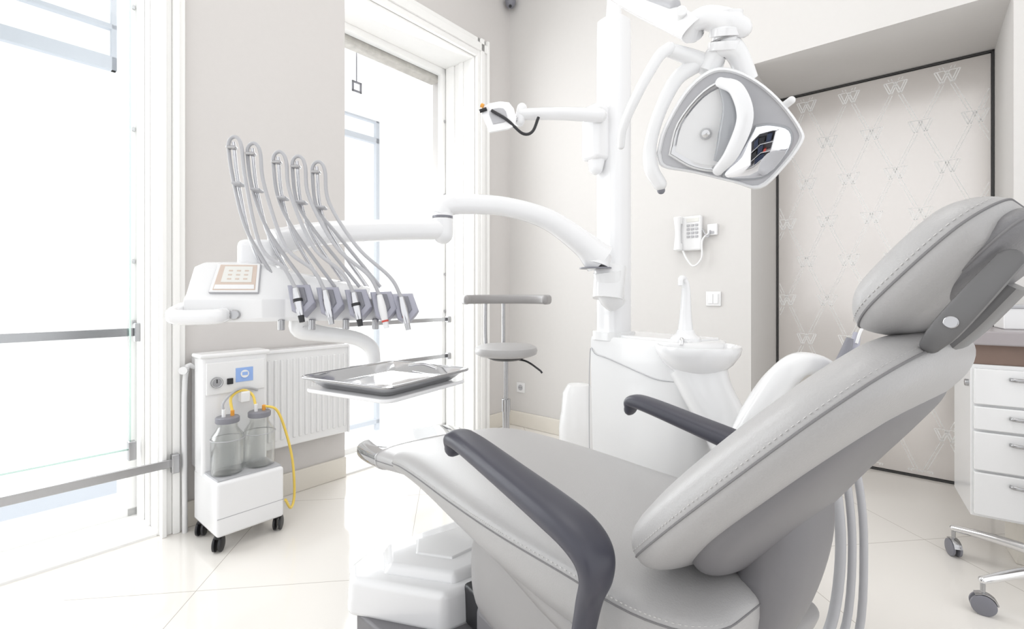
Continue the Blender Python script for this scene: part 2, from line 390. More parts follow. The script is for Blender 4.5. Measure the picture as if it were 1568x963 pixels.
box('blue_label',(-.016,-.015,.69),(-.009,.06,.755),M_blue,g,bevel=.001); lathe('label_dial',[(0,0),(.018,0),(.018,.007),(0,.007)],(-.010,.022,.726),M_white,g,axis=(1,0,0)); box('label_needle',(-.0028,.01,.72),(-.002,.034,.735),M_blue,g,bevel=0)
for k,y in enumerate((-.075,.06)):
    x=.062
    lathe('bottle_%d'%k,[(0,.306),(.055,.306),(.064,.312),(.066,.33),(.066,.45),(.062,.475),(.045,.50),(.04,.51),(.04,.535),(.036,.535),(.036,.51),(.058,.47),(.062,.45),(.062,.33),(.058,.315),(0,.312)],(x,y,0),M_jar,g)
    lathe('bottle_lid_%d'%k,[(0,.53),(.046,.53),(.048,.534),(.048,.552),(.044,.556),(0,.556)],(x,y,0),M_hosed,g)
    cyl('lid_nozzle_%d'%k,(x,y-.015,.55),(x,y-.015,.59),.008,M_white,g); cyl('lid_nozzle_b%d'%k,(x,y+.02,.55),(x,y+.02,.58),.008,M_orange,g)
    tube('bottle_band_%d'%k,[(x+.0675*math.cos(t),y+.0675*math.sin(t),.46) for t in[2*pi*q/24 for q in range(24)]],.002,M_hose,g,n=1,closed=True,seg=6)
tube('yellow_tube',[(.062,-.055,.57),(.032,-.05,.63),(.02,0,.655),(.032,.04,.63),(.062,.045,.575)],.006,M_yellow,g)
tube('clear_tube',[(.062,-.09,.58),(.06,-.09,.62),(.03,-.03,.66),(.01,.03,.66),(-.01,.08,.64)],.005,M_hose,g)
box('tube_joint',(.0,-.01,.60),(.04,.03,.65),M_white,g,bevel=.006)
tube('yellow_drain_hose',[(.062,.08,.575),(.08,.13,.55),(.06,.18,.44),(.05,.22,.28),(.07,.22,.12),(.12,.18,.08),(.15,.14,.14)],.006,M_yellow,g)
for k,(x,y) in enumerate(((.12,-.13),(.12,.12),(-.09,-.13),(-.09,.12))): caster('caster_%d'%k,(x,y,.08),g,r=.032,ang=.9,fork=M_black)
# ---------------------------------------------------------------- assistant stool
def stool_base(g,r=.27,n=5,a0=.3,cr=.025,zc=.09):
    for k in range(n):
        a=a0+2*pi*k/n; d=Vector((math.cos(a),math.sin(a),0))
        tube('leg_%d'%k,[Vector((0,0,zc+.01))+d*.02,Vector((0,0,zc))+d*r*.6,Vector((0,0,zc-.02))+d*r],[.02,.017,.013],M_chrome,g,rnd=True)
        caster('caster_%d'%k,(d.x*r,d.y*r,zc-.01),g,r=cr,ang=a+.9,mt=M_hosed)
S=Matrix.Translation((-.037,3.0,0))
g=grp('dentist_stool',S); stool_base(g)
cyl('column_lower',(0,0,.08),(0,0,.42),.022,M_steel,g); cyl('column_upper',(0,0,.4),(0,0,.70),.014,M_steel,g)
cyl('collar',(0,0,.36),(0,0,.44),.027,M_steel,g)
lathe('seat_cushion',[(0,.705),(.10,.705),(.165,.712),(.192,.725),(.198,.745),(.19,.765),(.165,.778),(.10,.785),(0,.787)],(0,0,0),M_leather,g)
lathe('seat_pan',[(0,.685),(.09,.687),(.12,.70),(.12,.71),(0,.71)],(0,0,0),M_black,g)
tube('height_lever',[(.02,0,.69),(.12,-.05,.685),(.2,-.1,.64),(.22,-.11,.62)],.006,M_black,g)
for k,x in enumerate((-.14,-.02)):
    tube('back_bar_%d'%k,[(x*.8,.08,.70),(x*.9,.17,.72),(x,.185,.80),(x,.185,1.06)],.012,M_steel,g)
arc=[(.262*math.cos(t),-.02+.20*math.sin(t),1.065) for t in [math.radians(a) for a in(-25,0,30,60,90,120,150,180,205)]]
tube('backrest_ring',arc,.03,M_shell2,g,up=(0,0,1),fa=1.0,fb=.75,rnd=True,e=.8)
# ---------------------------------------------------------------- dental chair
CH=Matrix.Translation((.356,.912,0))@Matrix.Rotation(math.radians(126.87),4,'Z')
g=grp('dental_chair',CH)
cushion('seat_cushion',[(-.16,.625,0,1,.22,.03,.10),(-.05,.617,0,1,.255,.035,.14),(.1,.612,0,1,.262,.038,.17),(.3,.602,0,1,.265,.045,.15),(.5,.597,0,1,.262,.052,.11),(.7,.590,.05,1,.25,.055,.075),(.85,.578,.15,1,.24,.055,.06),(.98,.55,.35,1,.225,.05,.05)],.05,.09,M_leather,g,e=.78,cr=.06)
cushion('foot_cushion',[(.88,.55,.2,1,.205,.035,.038),(1.0,.535,.2,1,.215,.04,.042),(1.12,.518,.1,1,.218,.040,.046),(1.22,.506,.05,1,.213,.040,.046),(1.32,.50,.0,1,.205,.038,.044)],.03,.035,M_leather,g,e=.6,cr=.05,stitch=False)
cushion('foot_clear_cover',[(1.08,.5235,.15,1,.222,.043,.050),(1.22,.507,.05,1,.219,.044,.050),(1.328,.50,.0,1,.211,.042,.048)],.008,.035,M_clear,g,e=.6,cr=.05,stitch=False,seam=False)
cushion('seat_shell',[(-.15,.50,0,1,.19,.02,.06),(.1,.49,0,1,.22,.02,.09),(.35,.51,0,1,.21,.02,.08),(.6,.535,0,1,.19,.01,.04),(.8,.535,0,1,.16,.01,.02)],.04,.05,M_shell2,g,stitch=False,seam=False)
nx,nz=.72,.694
cushion('backrest_cushion',[(-.015,.665,nx,nz,.235,.06,.05),(-.10,.755,nx,nz,.262,.068,.055),(-.19,.85,nx,nz,.265,.068,.05),(-.28,.945,nx,nz,.25,.062,.040),(-.33,.998,nx,nz,.215,.055,.035),(-.368,1.040,nx,nz,.165,.045,.03)],.06,.06,M_leather,g,e=.8,cr=.13)
def so(s,z,off): return (s-off*nx,z-off*nz)
cushion('backrest_shell',[(*so(-.05,.675,.03),nx,nz,.15,.02,.045),(*so(-.12,.77,.03),nx,nz,.215,.02,.05),(*so(-.20,.855,.024),nx,nz,.215,.02,.038),(*so(-.27,.93,.019),nx,nz,.185,.02,.030),(*so(-.335,1.00,.014),nx,nz,.12,.015,.022)],.06,.05,M_shell,g,e=.8,cr=.08,stitch=False,seam=False)
tube('backrest_support',[(-.165,0,.78),(-.16,0,.70),(-.14,0,.60),(-.10,0,.50),(-.04,0,.40)],[.095,.10,.09,.08,.085],M_shell,g,up=(1,0,0),fa=.5,fb=1.,e=.7,seg=24)
cushion('headrest_cushion',[(-.285,1.055,nx,nz,.125,.04,.045),(-.33,1.105,nx,nz,.14,.047,.05),(-.38,1.16,nx,nz,.14,.047,.048),(-.425,1.205,nx,nz,.125,.04,.04)],.05,.05,M_leather,g,e=.85,cr=.06)
cushion('headrest_back_pad',[(-.355,1.085,.6,.8,.09,.03,.022),(-.395,1.13,.72,.7,.115,.035,.026),(-.43,1.17,.8,.5,.118,.035,.028),(-.46,1.195,.9,.4,.10,.03,.028)],.04,.04,M_leather2,g,e=.85,cr=.05,stitch=False)
tube('headrest_bracket',[(-.35,0,1.02),(-.385,0,1.06),(-.42,0,1.11)],.03,M_bar,g,up=(1,0,0),fa=.35,fb=1.6,e=.5,n=4)
tube('headrest_link_bar',[(-.366,.118,1.041),(-.380,.124,1.06),(-.405,.126,1.097),(-.43,.120,1.135)],[.010,.0135,.0135,.012],M_bar,g,up=(1,0,0),fa=1,fb=.4,e=.6,n=3,rnd=True)
cyl('pivot_knob',(-.386,.124,1.069),(-.386,.132,1.069),.007,M_steel,g,bevel=.001)
for q,nm in((1,'near'),(-1,'far')):
    y=.30*q
    tube('armrest_'+nm,[(.405,y,.762),(.395,y,.783),(.34,y,.782),(.2,y,.760),(.08,y,.740),(.02,y,.726),(-.012,y,.705),(-.018,y,.672),(-.004,y,.63),(.012,y,.56),(.025,y*.99,.50),(.04,y*.95,.42)],[.024,.031,.034,.037,.040,.040,.037,.031,.025,.022,.022,.024],M_arm,g,n0=(.9,0,.3),fa=.6,fb=.98,e=.8,seg=28,n=8,rnd=True)
    tube('armrest_mount_'+nm,[(.04,y,.43),(.05,y*.6,.42)],.03,M_shell,g,n=3)
# base
out=[(.94,.365),(.69,.17),(.68,.05),(.75,-.2),(1.0,-.27),(1.09,-.22),(1.08,.24),(1.02,.34)]
plate('base_housing',out,.12,.235,M_white2,g,bevel=.02,s1=.97)
plate('base_cover_raised',[(.90,.27),(.72,.12),(.72,-.1),(.9,-.22),(1.04,-.15),(1.03,.22)],.23,.262,M_white2,g,bevel=.012,s1=.9)
plate('base_cover_inset',[(.90,.16),(.80,.08),(.82,-.08),(.96,-.1),(.98,.12)],.258,.268,M_white,g,bevel=.004,s1=.95)
plate('base_plinth',[(.93,.34),(.3,.22),(-.15,.2),(-.15,-.2),(.4,-.25),(1.06,-.24),(1.07,.22)],0,.13,M_shell,g,bevel=.01)
box('lift_column_lower',(.05,-.15,.12),(.60,.13,.26),M_shell,g,bevel=.03)
box('rubber_gap',(.58,-.12,.13),(.70,.10,.245),M_black,g,bevel=.01)
cushion('mechanism_cover',[(-.12,.42,0,1,.14,.1,.12),(.1,.40,0,1,.17,.12,.18),(.35,.38,0,1,.17,.14,.18),(.62,.36,0,1,.15,.14,.14)],.05,.08,M_shell2,g,e=.55,cr=.05,stitch=False,seam=False)
# ---------------------------------------------------------------- dental unit with cuspidor
U=Matrix.Translation((.60,1.95,0))@Matrix.Rotation(math.radians(126.87),4,'Z')
g=grp('dental_unit',U)
stack('body',[(.25,.135),(.1,.145),(-.1,.145),(-.2,.12),(-.25,.03),(-.22,-.12),(0,-.14),(.22,-.14),(.27,0)],[(0,.86),(.02,.92),(.3,.96),(.8,1.0),(.9,1.0),(.915,.985),(.922,.95)],M_white,g,n=5)
tube('body_front_seam',[(.262,.128,.1),(.262,.13,.8),(.2,.147,.84),(.0,.149,.80),(-.1,.15,.78),(-.2,.125,.78)],.002,M_hose,g)
plate('top_deck',[(.24,.12),(-.2,.10),(-.2,-.11),(.24,-.12)],.915,.93,M_white2,g,bevel=.006)
Ui=U.inverted(); P0=Ui@Vector((.438,2.05,0))
def pl(z): return (P0.x,P0.y,z)
tube('column_pole',[pl(.88),pl(1.4),pl(2.2),pl(2.24)],[.063,.063,.063,.06],M_white2,g,n=2,e=.6,seg=32,up=(1,0,0))
tube('column_upper',[pl(2.22),pl(2.35),pl(2.55)],[.045,.030,.028],M_white2,g,n=3,seg=24)
tube('column_collar',[pl(.905),pl(.94)],.078,M_white,g,n=1,e=.6,seg=32,up=(1,0,0))
bw=Ui@Vector((.672,1.73,0))
lathe('cuspidor_bowl',[(0,.80),(.05,.80),(.075,.81),(.12,.85),(.143,.885),(.148,.905),(.146,.915),(.138,.915),(.13,.90),(.105,.87),(.06,.855),(0,.85)],(bw.x,bw.y,0),M_white2,g,seg=48)
fc=Ui@Vector((.655,1.80,0))
lathe('faucet_base',[(0,.86),(.055,.865),(.06,.90),(.055,.935),(.035,.95),(.03,.965),(0,.965)],(fc.x,fc.y,0),M_white2,g)
tube('faucet_spout',[(fc.x,fc.y,.94),(fc.x,fc.y,1.02),(fc.x-.005,fc.y+.005,1.12),(fc.x-.005,fc.y+.02,1.155),(fc.x-.01,fc.y+.045,1.155),(fc.x-.012,fc.y+.05,1.13)],[.03,.022,.016,.013,.010,.009],M_white2,g,seg=20)
tube('cup_filler',[(fc.x-.02,fc.y+.05,.93),(fc.x-.03,fc.y+.07,.935),(fc.x-.035,fc.y+.08,.915)],.007,M_chrome,g)
def ul(v): return tuple(Ui@Vector(v))
tube('bowl_pedestal',[ul((.675,1.74,.83)),ul((.70,1.70,.74)),ul((.75,1.65,.62)),ul((.80,1.60,.45)),ul((.80,1.6,.1))],[.10,.085,.08,.085,.09],M_white,g,e=.8,seg=28)
tube('assistant_arm',[ul((.72,1.48,.60)),ul((.745,1.46,.70)),ul((.80,1.44,.82)),ul((.845,1.42,.885)),ul((.90,1.42,.89)),ul((.96,1.42,.865))],[.055,.053,.046,.036,.032,.026],M_white,g,seg=24,e=.7,up=(0,0,1))
tube('assistant_arm_foot',[ul((.72,1.48,.62)),ul((.70,1.55,.50)),ul((.72,1.6,.40))],.05,M_white,g,seg=20)
plate('suction_holder',[(-.07,-.03),(.07,-.03),(.07,.03),(-.07,.03)],-.02,.02,M_offw,g,bevel=.008,R=U.inverted()@Matrix.Translation((.90,1.35,.83))@Matrix.Rotation(.3,4,'Z'))
for k,(x,y) in enumerate(((.905,1.34),(.94,1.36))):
    tube('suction_handpiece_%d'%k,[ul((x-.02,y,.78)),ul((x,y,.86)),ul((x+.03,y,.93)),ul((x+.045,y,.975+.015*k))],[.012,.016,.014,.009],M_hosed if k==0 else M_lav,g)
tube('suction_tip',[ul((.975,1.35,.96)),ul((.99,1.35,1.0)),ul((1.02,1.35,1.035))],.004,M_white,g)
for k in range(3):
    o=k*.032; h=-.05
    tube('suction_hose_%d'%k,[ul((.92+o*.6+h,1.36,.77)),ul((.95+o+h,1.34,.62)),ul((.96+o+h,1.32,.40)),ul((.92+o+h,1.30,.20-o)),ul((.84+h,1.28,.13-o)),ul((.78-o*.3+h,1.34,.22)),ul((.76+h,1.42,.38)),ul((.74,1.52,.45))],.010 if k else .013,M_hose,g,seg=12)
# monitor arm
box('arm_clamp',(-.045,-.05,1.66),(.045,.05,1.89),M_white2,g,bevel=.018,R=Matrix.Translation((P0.x,P0.y,0))@Matrix.Translation((.02,.085,0)))
tube('arm_clamp_tongue',[(P0.x+.02,P0.y+.085,1.68),(P0.x+.015,P0.y+.095,1.63)],[.04,.03],M_white2,g,rnd=True)
tube('monitor_arm',[ul((.36,1.95,1.83)),ul((.20,1.93,1.83)),ul((.04,1.91,1.82))],[.028,.025,.022],M_white2,g,rnd=True,e=.8)
tube('monitor_arm_joint',[ul((.04,1.91,1.845)),ul((.03,1.91,1.79))],.02,M_white2,g,rnd=True)
tube('monitor_bracket',[ul((.03,1.91,1.80)),ul((-.01,1.89,1.79)),ul((-.04,1.88,1.80))],.013,M_steel,g)
R=U.inverted()@Matrix.Translation((-.055,1.88,1.80))@Matrix.Rotation(math.radians(-20),4,'Y')@Matrix.Rotation(math.radians(75),4,'X')
stack('mount_plate',[(-.055,-.055),(.05,-.065),(.06,.04),(-.045,.06)],[(-.006,.9),(-.004,1),(.004,1),(.006,.9)],M_white2,g,R=R,n=3)
stack('mount_plate_recess',[(-.03,-.03),(.025,-.035),(.03,.02),(-.025,.03)],[(-.008,1),(.009,1)],M_hose,g,R=R,n=3)
tube('mount_cap_orange',[ul((-.122,1.88,1.845)),ul((-.112,1.88,1.84))],.009,M_orange,g,n=2); tube('mount_cap_black',[ul((-.128,1.88,1.82)),ul((-.10,1.88,1.83))],.007,M_black,g,n=2)
tube('cable',[ul((-.08,1.87,1.82)),ul((-.02,1.86,1.78)),ul((.04,1.87,1.73)),ul((.08,1.88,1.74)),ul((.105,1.89,1.80))],.006,M_black,g)
# instrument arm
tube('instrument_arm_shoulder',[ul((.40,1.94,1.21)),ul((.385,1.92,1.08))],[.065,.06],M_white,g,e=.75,seg=28,n=3,rnd=False)
tube('instrument_arm_shoulder_low',[ul((.385,1.92,1.19)),ul((.40,1.93,1.10)),ul((.425,1.95,1.06))],[.058,.055,.04],M_white,g,e=.75,seg=28,n=3)
tube('shoulder_ring',[ul((.333,1.90,1.205)),ul((.333,1.90,1.2))],.064,M_hosed,g,n=1,seg=28)
tube('instrument_arm_curved',[ul((.35,1.91,1.24)),ul((.28,1.89,1.30)),ul((.14,1.86,1.39)),ul((-.02,1.81,1.43)),ul((-.16,1.78,1.435)),ul((-.24,1.76,1.425)),ul((-.26,1.75,1.385))],[.06,.045,.037,.033,.034,.036,.036],M_white2,g,up=(0,0,1),fa=1.1,fb=1.,e=.85,seg=24,n=8)
tube('shoulder_drop',[ul((.35,1.91,1.26)),ul((.335,1.90,1.21))],[.05,.055],M_white2,g,n=2,seg=24)
tube('elbow_ring',[ul((-.255,1.75,1.385)),ul((-.255,1.75,1.375))],.038,M_hosed,g,n=1,seg=24)
tube('elbow_drop',[ul((-.255,1.75,1.378)),ul((-.255,1.75,1.32))],.038,M_white2,g,n=2,seg=24,rnd=True)
tube('instrument_link',[ul((-.255,1.75,1.335)),ul((-.42,1.65,1.32)),ul((-.60,1.50,1.29)),ul((-.70,1.40,1.25))],[.036,.036,.037,.04],M_white2,g,up=(0,0,1),e=.8,seg=24)
# ---------------------------------------------------------------- instrument console
K=Matrix.Translation((-.855,1.24,0))@Matrix.Rotation(math.radians(10),4,'Z')
g=grp('dental_instrument_console',K)
secs=[]
for x,zt,yb in((0.0,1.178,.17),(.02,1.188,.19),(.10,1.19,.20),(.19,1.185,.20),(.24,1.165,.20),(.34,1.145,.19),(.46,1.12,.18),(.56,1.095,.16),(.585,1.08,.15)):
    zb=1.025 if x<.5 else 1.03
    P=[(0.0,zb+.012),(.005,zb),(yb-.03,zb),(yb,zb+.03),(yb,zt-.03),(yb-.03,zt),(.08,zt),(.06,zt-.005),(.015,zb+.075),(.0,zb+.06)]
    if x>.2: P=[(0.03+a*.85,b) for a,b in P]
    secs.append([Vector((x,a,b)) for a,b in P])
link('body',ringsmesh(secs),M_white,g,bevel=.006,seg=3)
tube('front_handle',[(-.01,.03,1.06),(-.015,-.02,1.045),(.02,-.035,1.04),(.09,-.035,1.042),(.10,-.01,1.045)],.016,M_white2,g,e=.8,rnd=True,up=(0,0,1),fa=1.2)
cyl('handle_knob',(.125,-.012,1.045),(.125,.01,1.045),.013,M_steel,g)
RR=Matrix.Translation((.115,.032,1.1435))@Matrix.Rotation(math.radians(60.6),4,'X')
plate('display_bezel',[(-.060,-.047),(.064,-.047),(.056,.046),(-.054,.046)],-.006,.002,M_hose,g,bevel=.003,R=RR)
plate('display_frame',[(-.058,-.045),(.062,-.045),(.054,.044),(-.052,.044)],0,.003,M_white,g,bevel=.001,R=RR)
plate('display_panel',[(-.050,-.040),(.055,-.040),(.048,.040),(-.045,.040)],0.002,.004,M_beige,g,bevel=.001,R=RR)
plate('display_label',[(-.034,-.016),(.042,-.016),(.038,.034),(-.032,.034)],.004,.0047,M_offw,g,bevel=0,R=RR)
for i in range(3):
    for j in range(3): plate('display_key_%d%d'%(i,j),[(-.02+.02*i,-.008+.013*j),(-.010+.02*i,-.008+.013*j),(-.010+.02*i,-.004+.013*j),(-.02+.02*i,-.004+.013*j)],.0047,.0052,M_beige,g,bevel=0,R=RR)
plate('display_buttons',[(-.047,-.037),(.052,-.037),(.050,-.024),(-.046,-.024)],.004,.005,M_white,g,bevel=0,R=RR)
box('arm_block',(.08,.12,1.15),(.19,.22,1.26),M_white2,g,bevel=.02)
HX=[.292,.366,.440,.508,.566]
TX=[.10,.148,.215,.265,.318]; TZ=[1.525,1.51,1.49,1.48,1.467]
for i in range(5):
    x=HX[i]; z=1.085-.006*i
    Rh=Matrix.Translation((x,.0,z))@Matrix.Rotation(math.radians(70),4,'X')
    stack('instrument_holder_%d'%i,[(-.040,.038),(.018,.040),(.036,-.012),(.006,-.048),(-.022,-.035)],[(-.05,.75),(-.01,.95),(.006,1),(.012,.96),(.014,.88)],M_lav,g,R=Rh,ang=40)
    stack('holder_cradle_%d'%i,[(-.024,.03),(.006,.03),(.018,-.01),(.004,-.032),(-.012,-.022)],[(.008,1),(.018,.95),(.02,.85)],M_hosed,g,R=Rh,ang=40)
    a=Vector((x-.012,-.022,z+.03)); bq=Vector((x+.006,-.034,z-.05))
    mt=[M_steel2,M_steel2,M_steel2,M_white,M_steel2][i]
    tube('handpiece_%d'%i,[a,a.lerp(bq,.4),a.lerp(bq,.75),bq],[.0075,.011,.0095,.0065],mt,g,seg=14,n=3)
    tube('handpiece_nose_%d'%i,[a.lerp(bq,.9),bq+(bq-a)*.12],[.008,.007],[M_black,M_steel,M_black,M_white,M_steel][i],g,n=2)
    if i in(0,2): tube('handpiece_ring_%d'%i,[a.lerp(bq,.35),a.lerp(bq,.45)],.012,M_black,g,n=1)
    if i==3: tube('handpiece_ring_%d'%i,[a.lerp(bq,.86),a.lerp(bq,.92)],.0095,M_red,g,n=1)
    t=Vector((TX[i],.05,TZ[i]))
    tube('hose_front_%d'%i,[a,a+Vector((-.03,-.0,.055)),Vector((x*.55+t.x*.45-.02,.0,1.23)),t+Vector((.035,-.01,-.11)),t+Vector((.022,0,-.02)),t+Vector((.008,.003,.006)),t+Vector((-.010,.008,.0)),t+Vector((-.014,.01,-.03)),t+Vector((-.004,.02,-.12)),Vector((t.x*.7+x*.3-.02,.05,1.27)),Vector((x-.075,.06,1.12))],.0050,M_hose,g,seg=10,n=8)
    tube('whip_arm_%d'%i,[Vector((x-.12,.13,1.12)),Vector((t.x*.8+x*.2-.012,.10,1.26)),t+Vector((.004,.03,-.12)),t+Vector((-.002,.01,-.005))],[.006,.0055,.005,.0045],M_steel2,g,seg=10)
    box('whip_clip_%d'%i,(t.x-.016,t.y-.008,t.z-.028),(t.x+.010,t.y+.012,t.z-.019),M_steel,g,bevel=.004)
    box('whip_guide_%d'%i,(t.x-.002,t.y-.010,t.z-.126),(t.x+.024,t.y+.03,t.z-.118),M_hose,g,bevel=.004)
for i,x in enumerate((.23,.31,.40,.48)):
    cyl('under_knob_%d'%i,(x,.03,1.03),(x,.03,1.0),.009,M_steel,g)
tube('tray_arm',[(.27,.08,1.03),(.27,.08,1.0),(.32,.09,.985),(.41,.11,.97),(.455,.125,.94),(.465,.131,.90),(.466,.122,.862),(.47,.07,.850),(.475,.01,.849)],[.03,.028,.022,.020,.020,.018,.014,.012,.012],M_white,g,seg=20,e=.85)
# ---------------------------------------------------------------- tray
T=Matrix.Translation((-.316,1.228,.875))@Matrix.Rotation(math.radians(60.5),4,'Z')
g=grp('instrument_tray',T)
def rr(a,b,r,n=6):
    o=[]
    for cx,cy,s in((a-r,b-r,0),(-a+r,b-r,90),(-a+r,-b+r,180),(a-r,-b+r,270)):
        for k in range(n+1):
            t=math.radians(s+90*k/n); o.append((cx+r*math.cos(t),cy+r*math.sin(t)))
    return o
A,B=.150,.138
rings=[]
for a,z in((0.026,0),(0.022,.002),(.003,.020),(-.008,.025),(-.010,.023),(-.008,.021),(.006,.013),(.024,-.003)):
    rings.append([Vector((x,y,z)) for x,y in rr(A-a,B-a,.02)])
link('tray_pan',ringsmesh(rings),M_chrome,g,ang=50)
tube('tray_rim',[(x,y,.022) for x,y in rr(A+.008,B+.008,.025)],.0035,M_steel,g,n=1,closed=True,seg=8)
plate('tray_carrier',rr(A+.003,B+.003,.03),-.014,-.005,M_white2,g,bevel=.003)
tube('tray_handle',[(A-.02,-.05,.02),(A-.02,0,.028),(A-.02,.05,.02)],.004,M_chrome,g)
# ---------------------------------------------------------------- dental lamp
zc=Vector((-.33,-.88,-.30)).normalized(); xc=Vector((0,0,1)).cross(zc).normalized(); yc=zc.cross(xc)
L=Matrix((( xc.x,yc.x,zc.x,.4625),(xc.y,yc.y,zc.y,1.02),(xc.z,yc.z,zc.z,1.448),(0,0,0,1)))
g=grp('dental_operating_lamp',L); Li=L.inverted()
def ll(v): return tuple(Li@Vector(v))
k=.93
def kx(P): return [(x*k if x>0 else x,y) for x,y in P]
ox=[-.148,-.132,-.088,-.042,0,.056,.108,.148,.150,.116,.07,.014,-.07,-.136]; oy=[-.031,.021,.091,.125,.124,.093,.044,-.012,-.039,-.087,-.126,-.109,-.081,-.062]
o=kx(list(zip(ox,oy)))
stack('head_shell',o,[(-.10,.35,0,.01),(-.098,.5,0,.01),(-.08,.72,0,.005),(-.045,.90),(-.01,.99),(.006,1.),(.012,.985),(.013,.955),(.004,.93),(.002,.9)],M_white2,g,n=4,ang=60)
stack('face_panel',o,[(.000,.93),(.005,.93)],M_lampface,g,n=4)
dish=[(-.118,-.035),(-.100,.028),(-.05,.084),(0,.10),(.024,.07),(.030,.014),(.004,-.056),(-.018,-.078),(-.07,-.067)]
stack('reflector_dish',dish,[(.006,1.0),(.014,.98),(.012,.92),(.001,.80),(-.008,.6),(-.012,.35),(-.013,.02)],M_refl,g,n=4,ang=80)
stack('reflector_rim',dish,[(.004,1.05),(.014,1.04),(.016,1.0),(.008,.97)],M_white,g,n=4,ang=60)
tube('lamp_visor',[(-.018,.098,.02),(.012,.078,.034),(.028,.022,.042),(.006,-.043,.040),(-.020,-.078,.026)],[.010,.014,.016,.015,.011],M_white2,g,up=(0,0,1),fa=.7,fb=1.,e=.7,seg=20,n=8,rnd=True)
tube('visor_side',[(-.016,.10,.014),(.0,.05,.026),(-.002,-.01,.03),(-.020,-.06,.026)],[.008,.014,.02,.010],M_lampgrey,g,up=(0,0,1),fa=.5,seg=16)
lathe('bulb_cap',[(0,0),(.010,0),(.012,.006),(.008,.016),(0,.018)],(-.045,0.0,.006),M_refl,g)
mo=[(.052,.002),(.078,.002),(.112,-.012),(.114,-.046),(.078,-.095),(.03,-.100),(-.006,-.090),(.022,-.05)]
stack('mirror_frame',mo,[(.003,1.08),(.008,1.07),(.009,1.02)],M_lampgrey,g,n=4)
stack('mirror',mo,[(.004,1.),(.0115,1.),(.012,.97)],M_mirror,g,n=4)
tube('handle_front',[(-.222,-.006,.03),(-.214,.035,.035),(-.178,.105,.03),(-.14,.165,.01),(-.118,.182,-.01)],[.008,.0095,.011,.012,.013],M_white,g,rnd=True,seg=16)
tube('handle_side',[(-.140,-.098,.02),(-.158,-.062,.02),(-.160,-.012,.01),(-.140,.055,-.005),(-.105,.12,-.03),(-.06,.15,-.06)],[.015,.016,.014,.014,.016,.018],M_white,g,rnd=True,seg=20)
tube('handle_grip_end',[(-.140,-.098,.02),(-.138,-.112,.02)],.009,M_hosed,g,n=2,rnd=True)
tube('handle_bridge',[(-.12,.18,-.012),(-.07,.16,-.05),(-.02,.13,-.07)],[.014,.018,.025],M_white,g)
tube('side_knob',[(.104,.038,.0),(.114,.046,.01)],.008,M_white,g,n=2,rnd=True)
tube('yoke',[(-.04,.13,-.05),(-.02,.165,-.05),(.0,.17,-.04),(.02,.15,-.05),(.04,.10,-.06)],[.02,.022,.022,.02,.02],M_white,g,e=.8)
lathe('joint_ring_a',[(0,-.02),(.030,-.02),(.032,-.012),(.032,-.004),(.026,-.002),(.026,.004),(.032,.006),(.032,.02),(.026,.028),(0,.03)],(-.008,.185,-.04),M_white2,g,axis=(0.1,1,.1),ang=30)
cyl('joint_band',(-.008,.183,-.04),(-.0085,.187,-.04),.0315,M_steel,g)
tube('horizontal_link',[(-.085,.222,-.04),(-.045,.232,-.04),(0,.215,-.04),(.018,.205,-.04)],[.026,.031,.034,.028],M_white2,g,up=(0,1,0),fa=.75,fb=1.,e=.8,seg=24,rnd=True)
tube('link_hub',[(-.005,.235,-.04),(-.006,.20,-.04)],[.032,.030],M_white2,g,n=2)
W1=L@Vector((-.085,.225,-.04))
tube('spring_arm',[ll(W1+Vector((.01,0,-.012))),ll(W1),ll((.30,1.20,1.84)),ll((.24,1.32,1.98)),ll((.20,1.40,2.08))],[.022,.026,.025,.027,.03],M_white2,g,up=(0,0,1),e=.8,seg=24,rnd=True)
tube('spring_arm_cover',[ll(W1+Vector((-.018,.02,.055))),ll((.315,1.16,1.825))],[.014,.02],M_hose,g,n=3,rnd=True)
cyl('elbow_pin',ll(W1+Vector((-.02,-.03,.015))),ll(W1+Vector((-.005,.03,.01))),.012,M_white,g)
tube('upper_arm',[ll((.20,1.40,2.08)),ll((.21,1.42,2.18)),ll((.25,1.52,2.40)),ll((.34,1.78,2.52)),ll((.438,2.05,2.55))],[.03,.03,.03,.03,.034],M_white2,g,e=.85,seg=20)
# ---------------------------------------------------------------- drawer cabinet
D=Matrix.Translation((1.83,1.90,0))@Matrix.Rotation(math.radians(-34.7),4,'Z')
g=grp('drawer_cabinet',D)
box('carcass',(0,0.012,.215),(.75,.35,.82),M_white,g,bevel=.004)
box('brown_recess',(.0,.025,.82),(.75,.35,.905),M_wood,g,bevel=.002)
box('countertop',(-.03,-.03,.90),(.78,.36,.955),M_count,g,bevel=.006)
zs=[(.228,.395),(.405,.555),(.565,.655),(.665,.805)]
for k,(a,b) in enumerate(zs):
    x0=.008
    box('drawer_%d'%k,(x0,-.008,a),(x0+.733,.014,b),M_white,g,bevel=.004)
    zz=b-.035
    tube('drawer_handle_%d'%k,[(x0+.10,-.010,zz),(x0+.12,-.028,zz),(x0+.26,-.034,zz),(x0+.42,-.028,zz),(x0+.44,-.010,zz)],.0045,M_steel,g,fa=1.6,up=(0,0,1))
cyl('lock',(0.0-.012,.05,.74),(.002,.05,.74),.014,M_steel,g)
box('plinth',(.16,.16,0),(.70,.33,.22),M_base,g,bevel=.004)
g=grp('storage_box',D@Matrix.Translation((.18,.22,.955)))
box('body',(-.06,-.08,0),(.16,.08,.09),M_white,g,bevel=.006); box('lid',(-.065,-.085,.085),(.165,.085,.10),M_hose,g,bevel=.004)
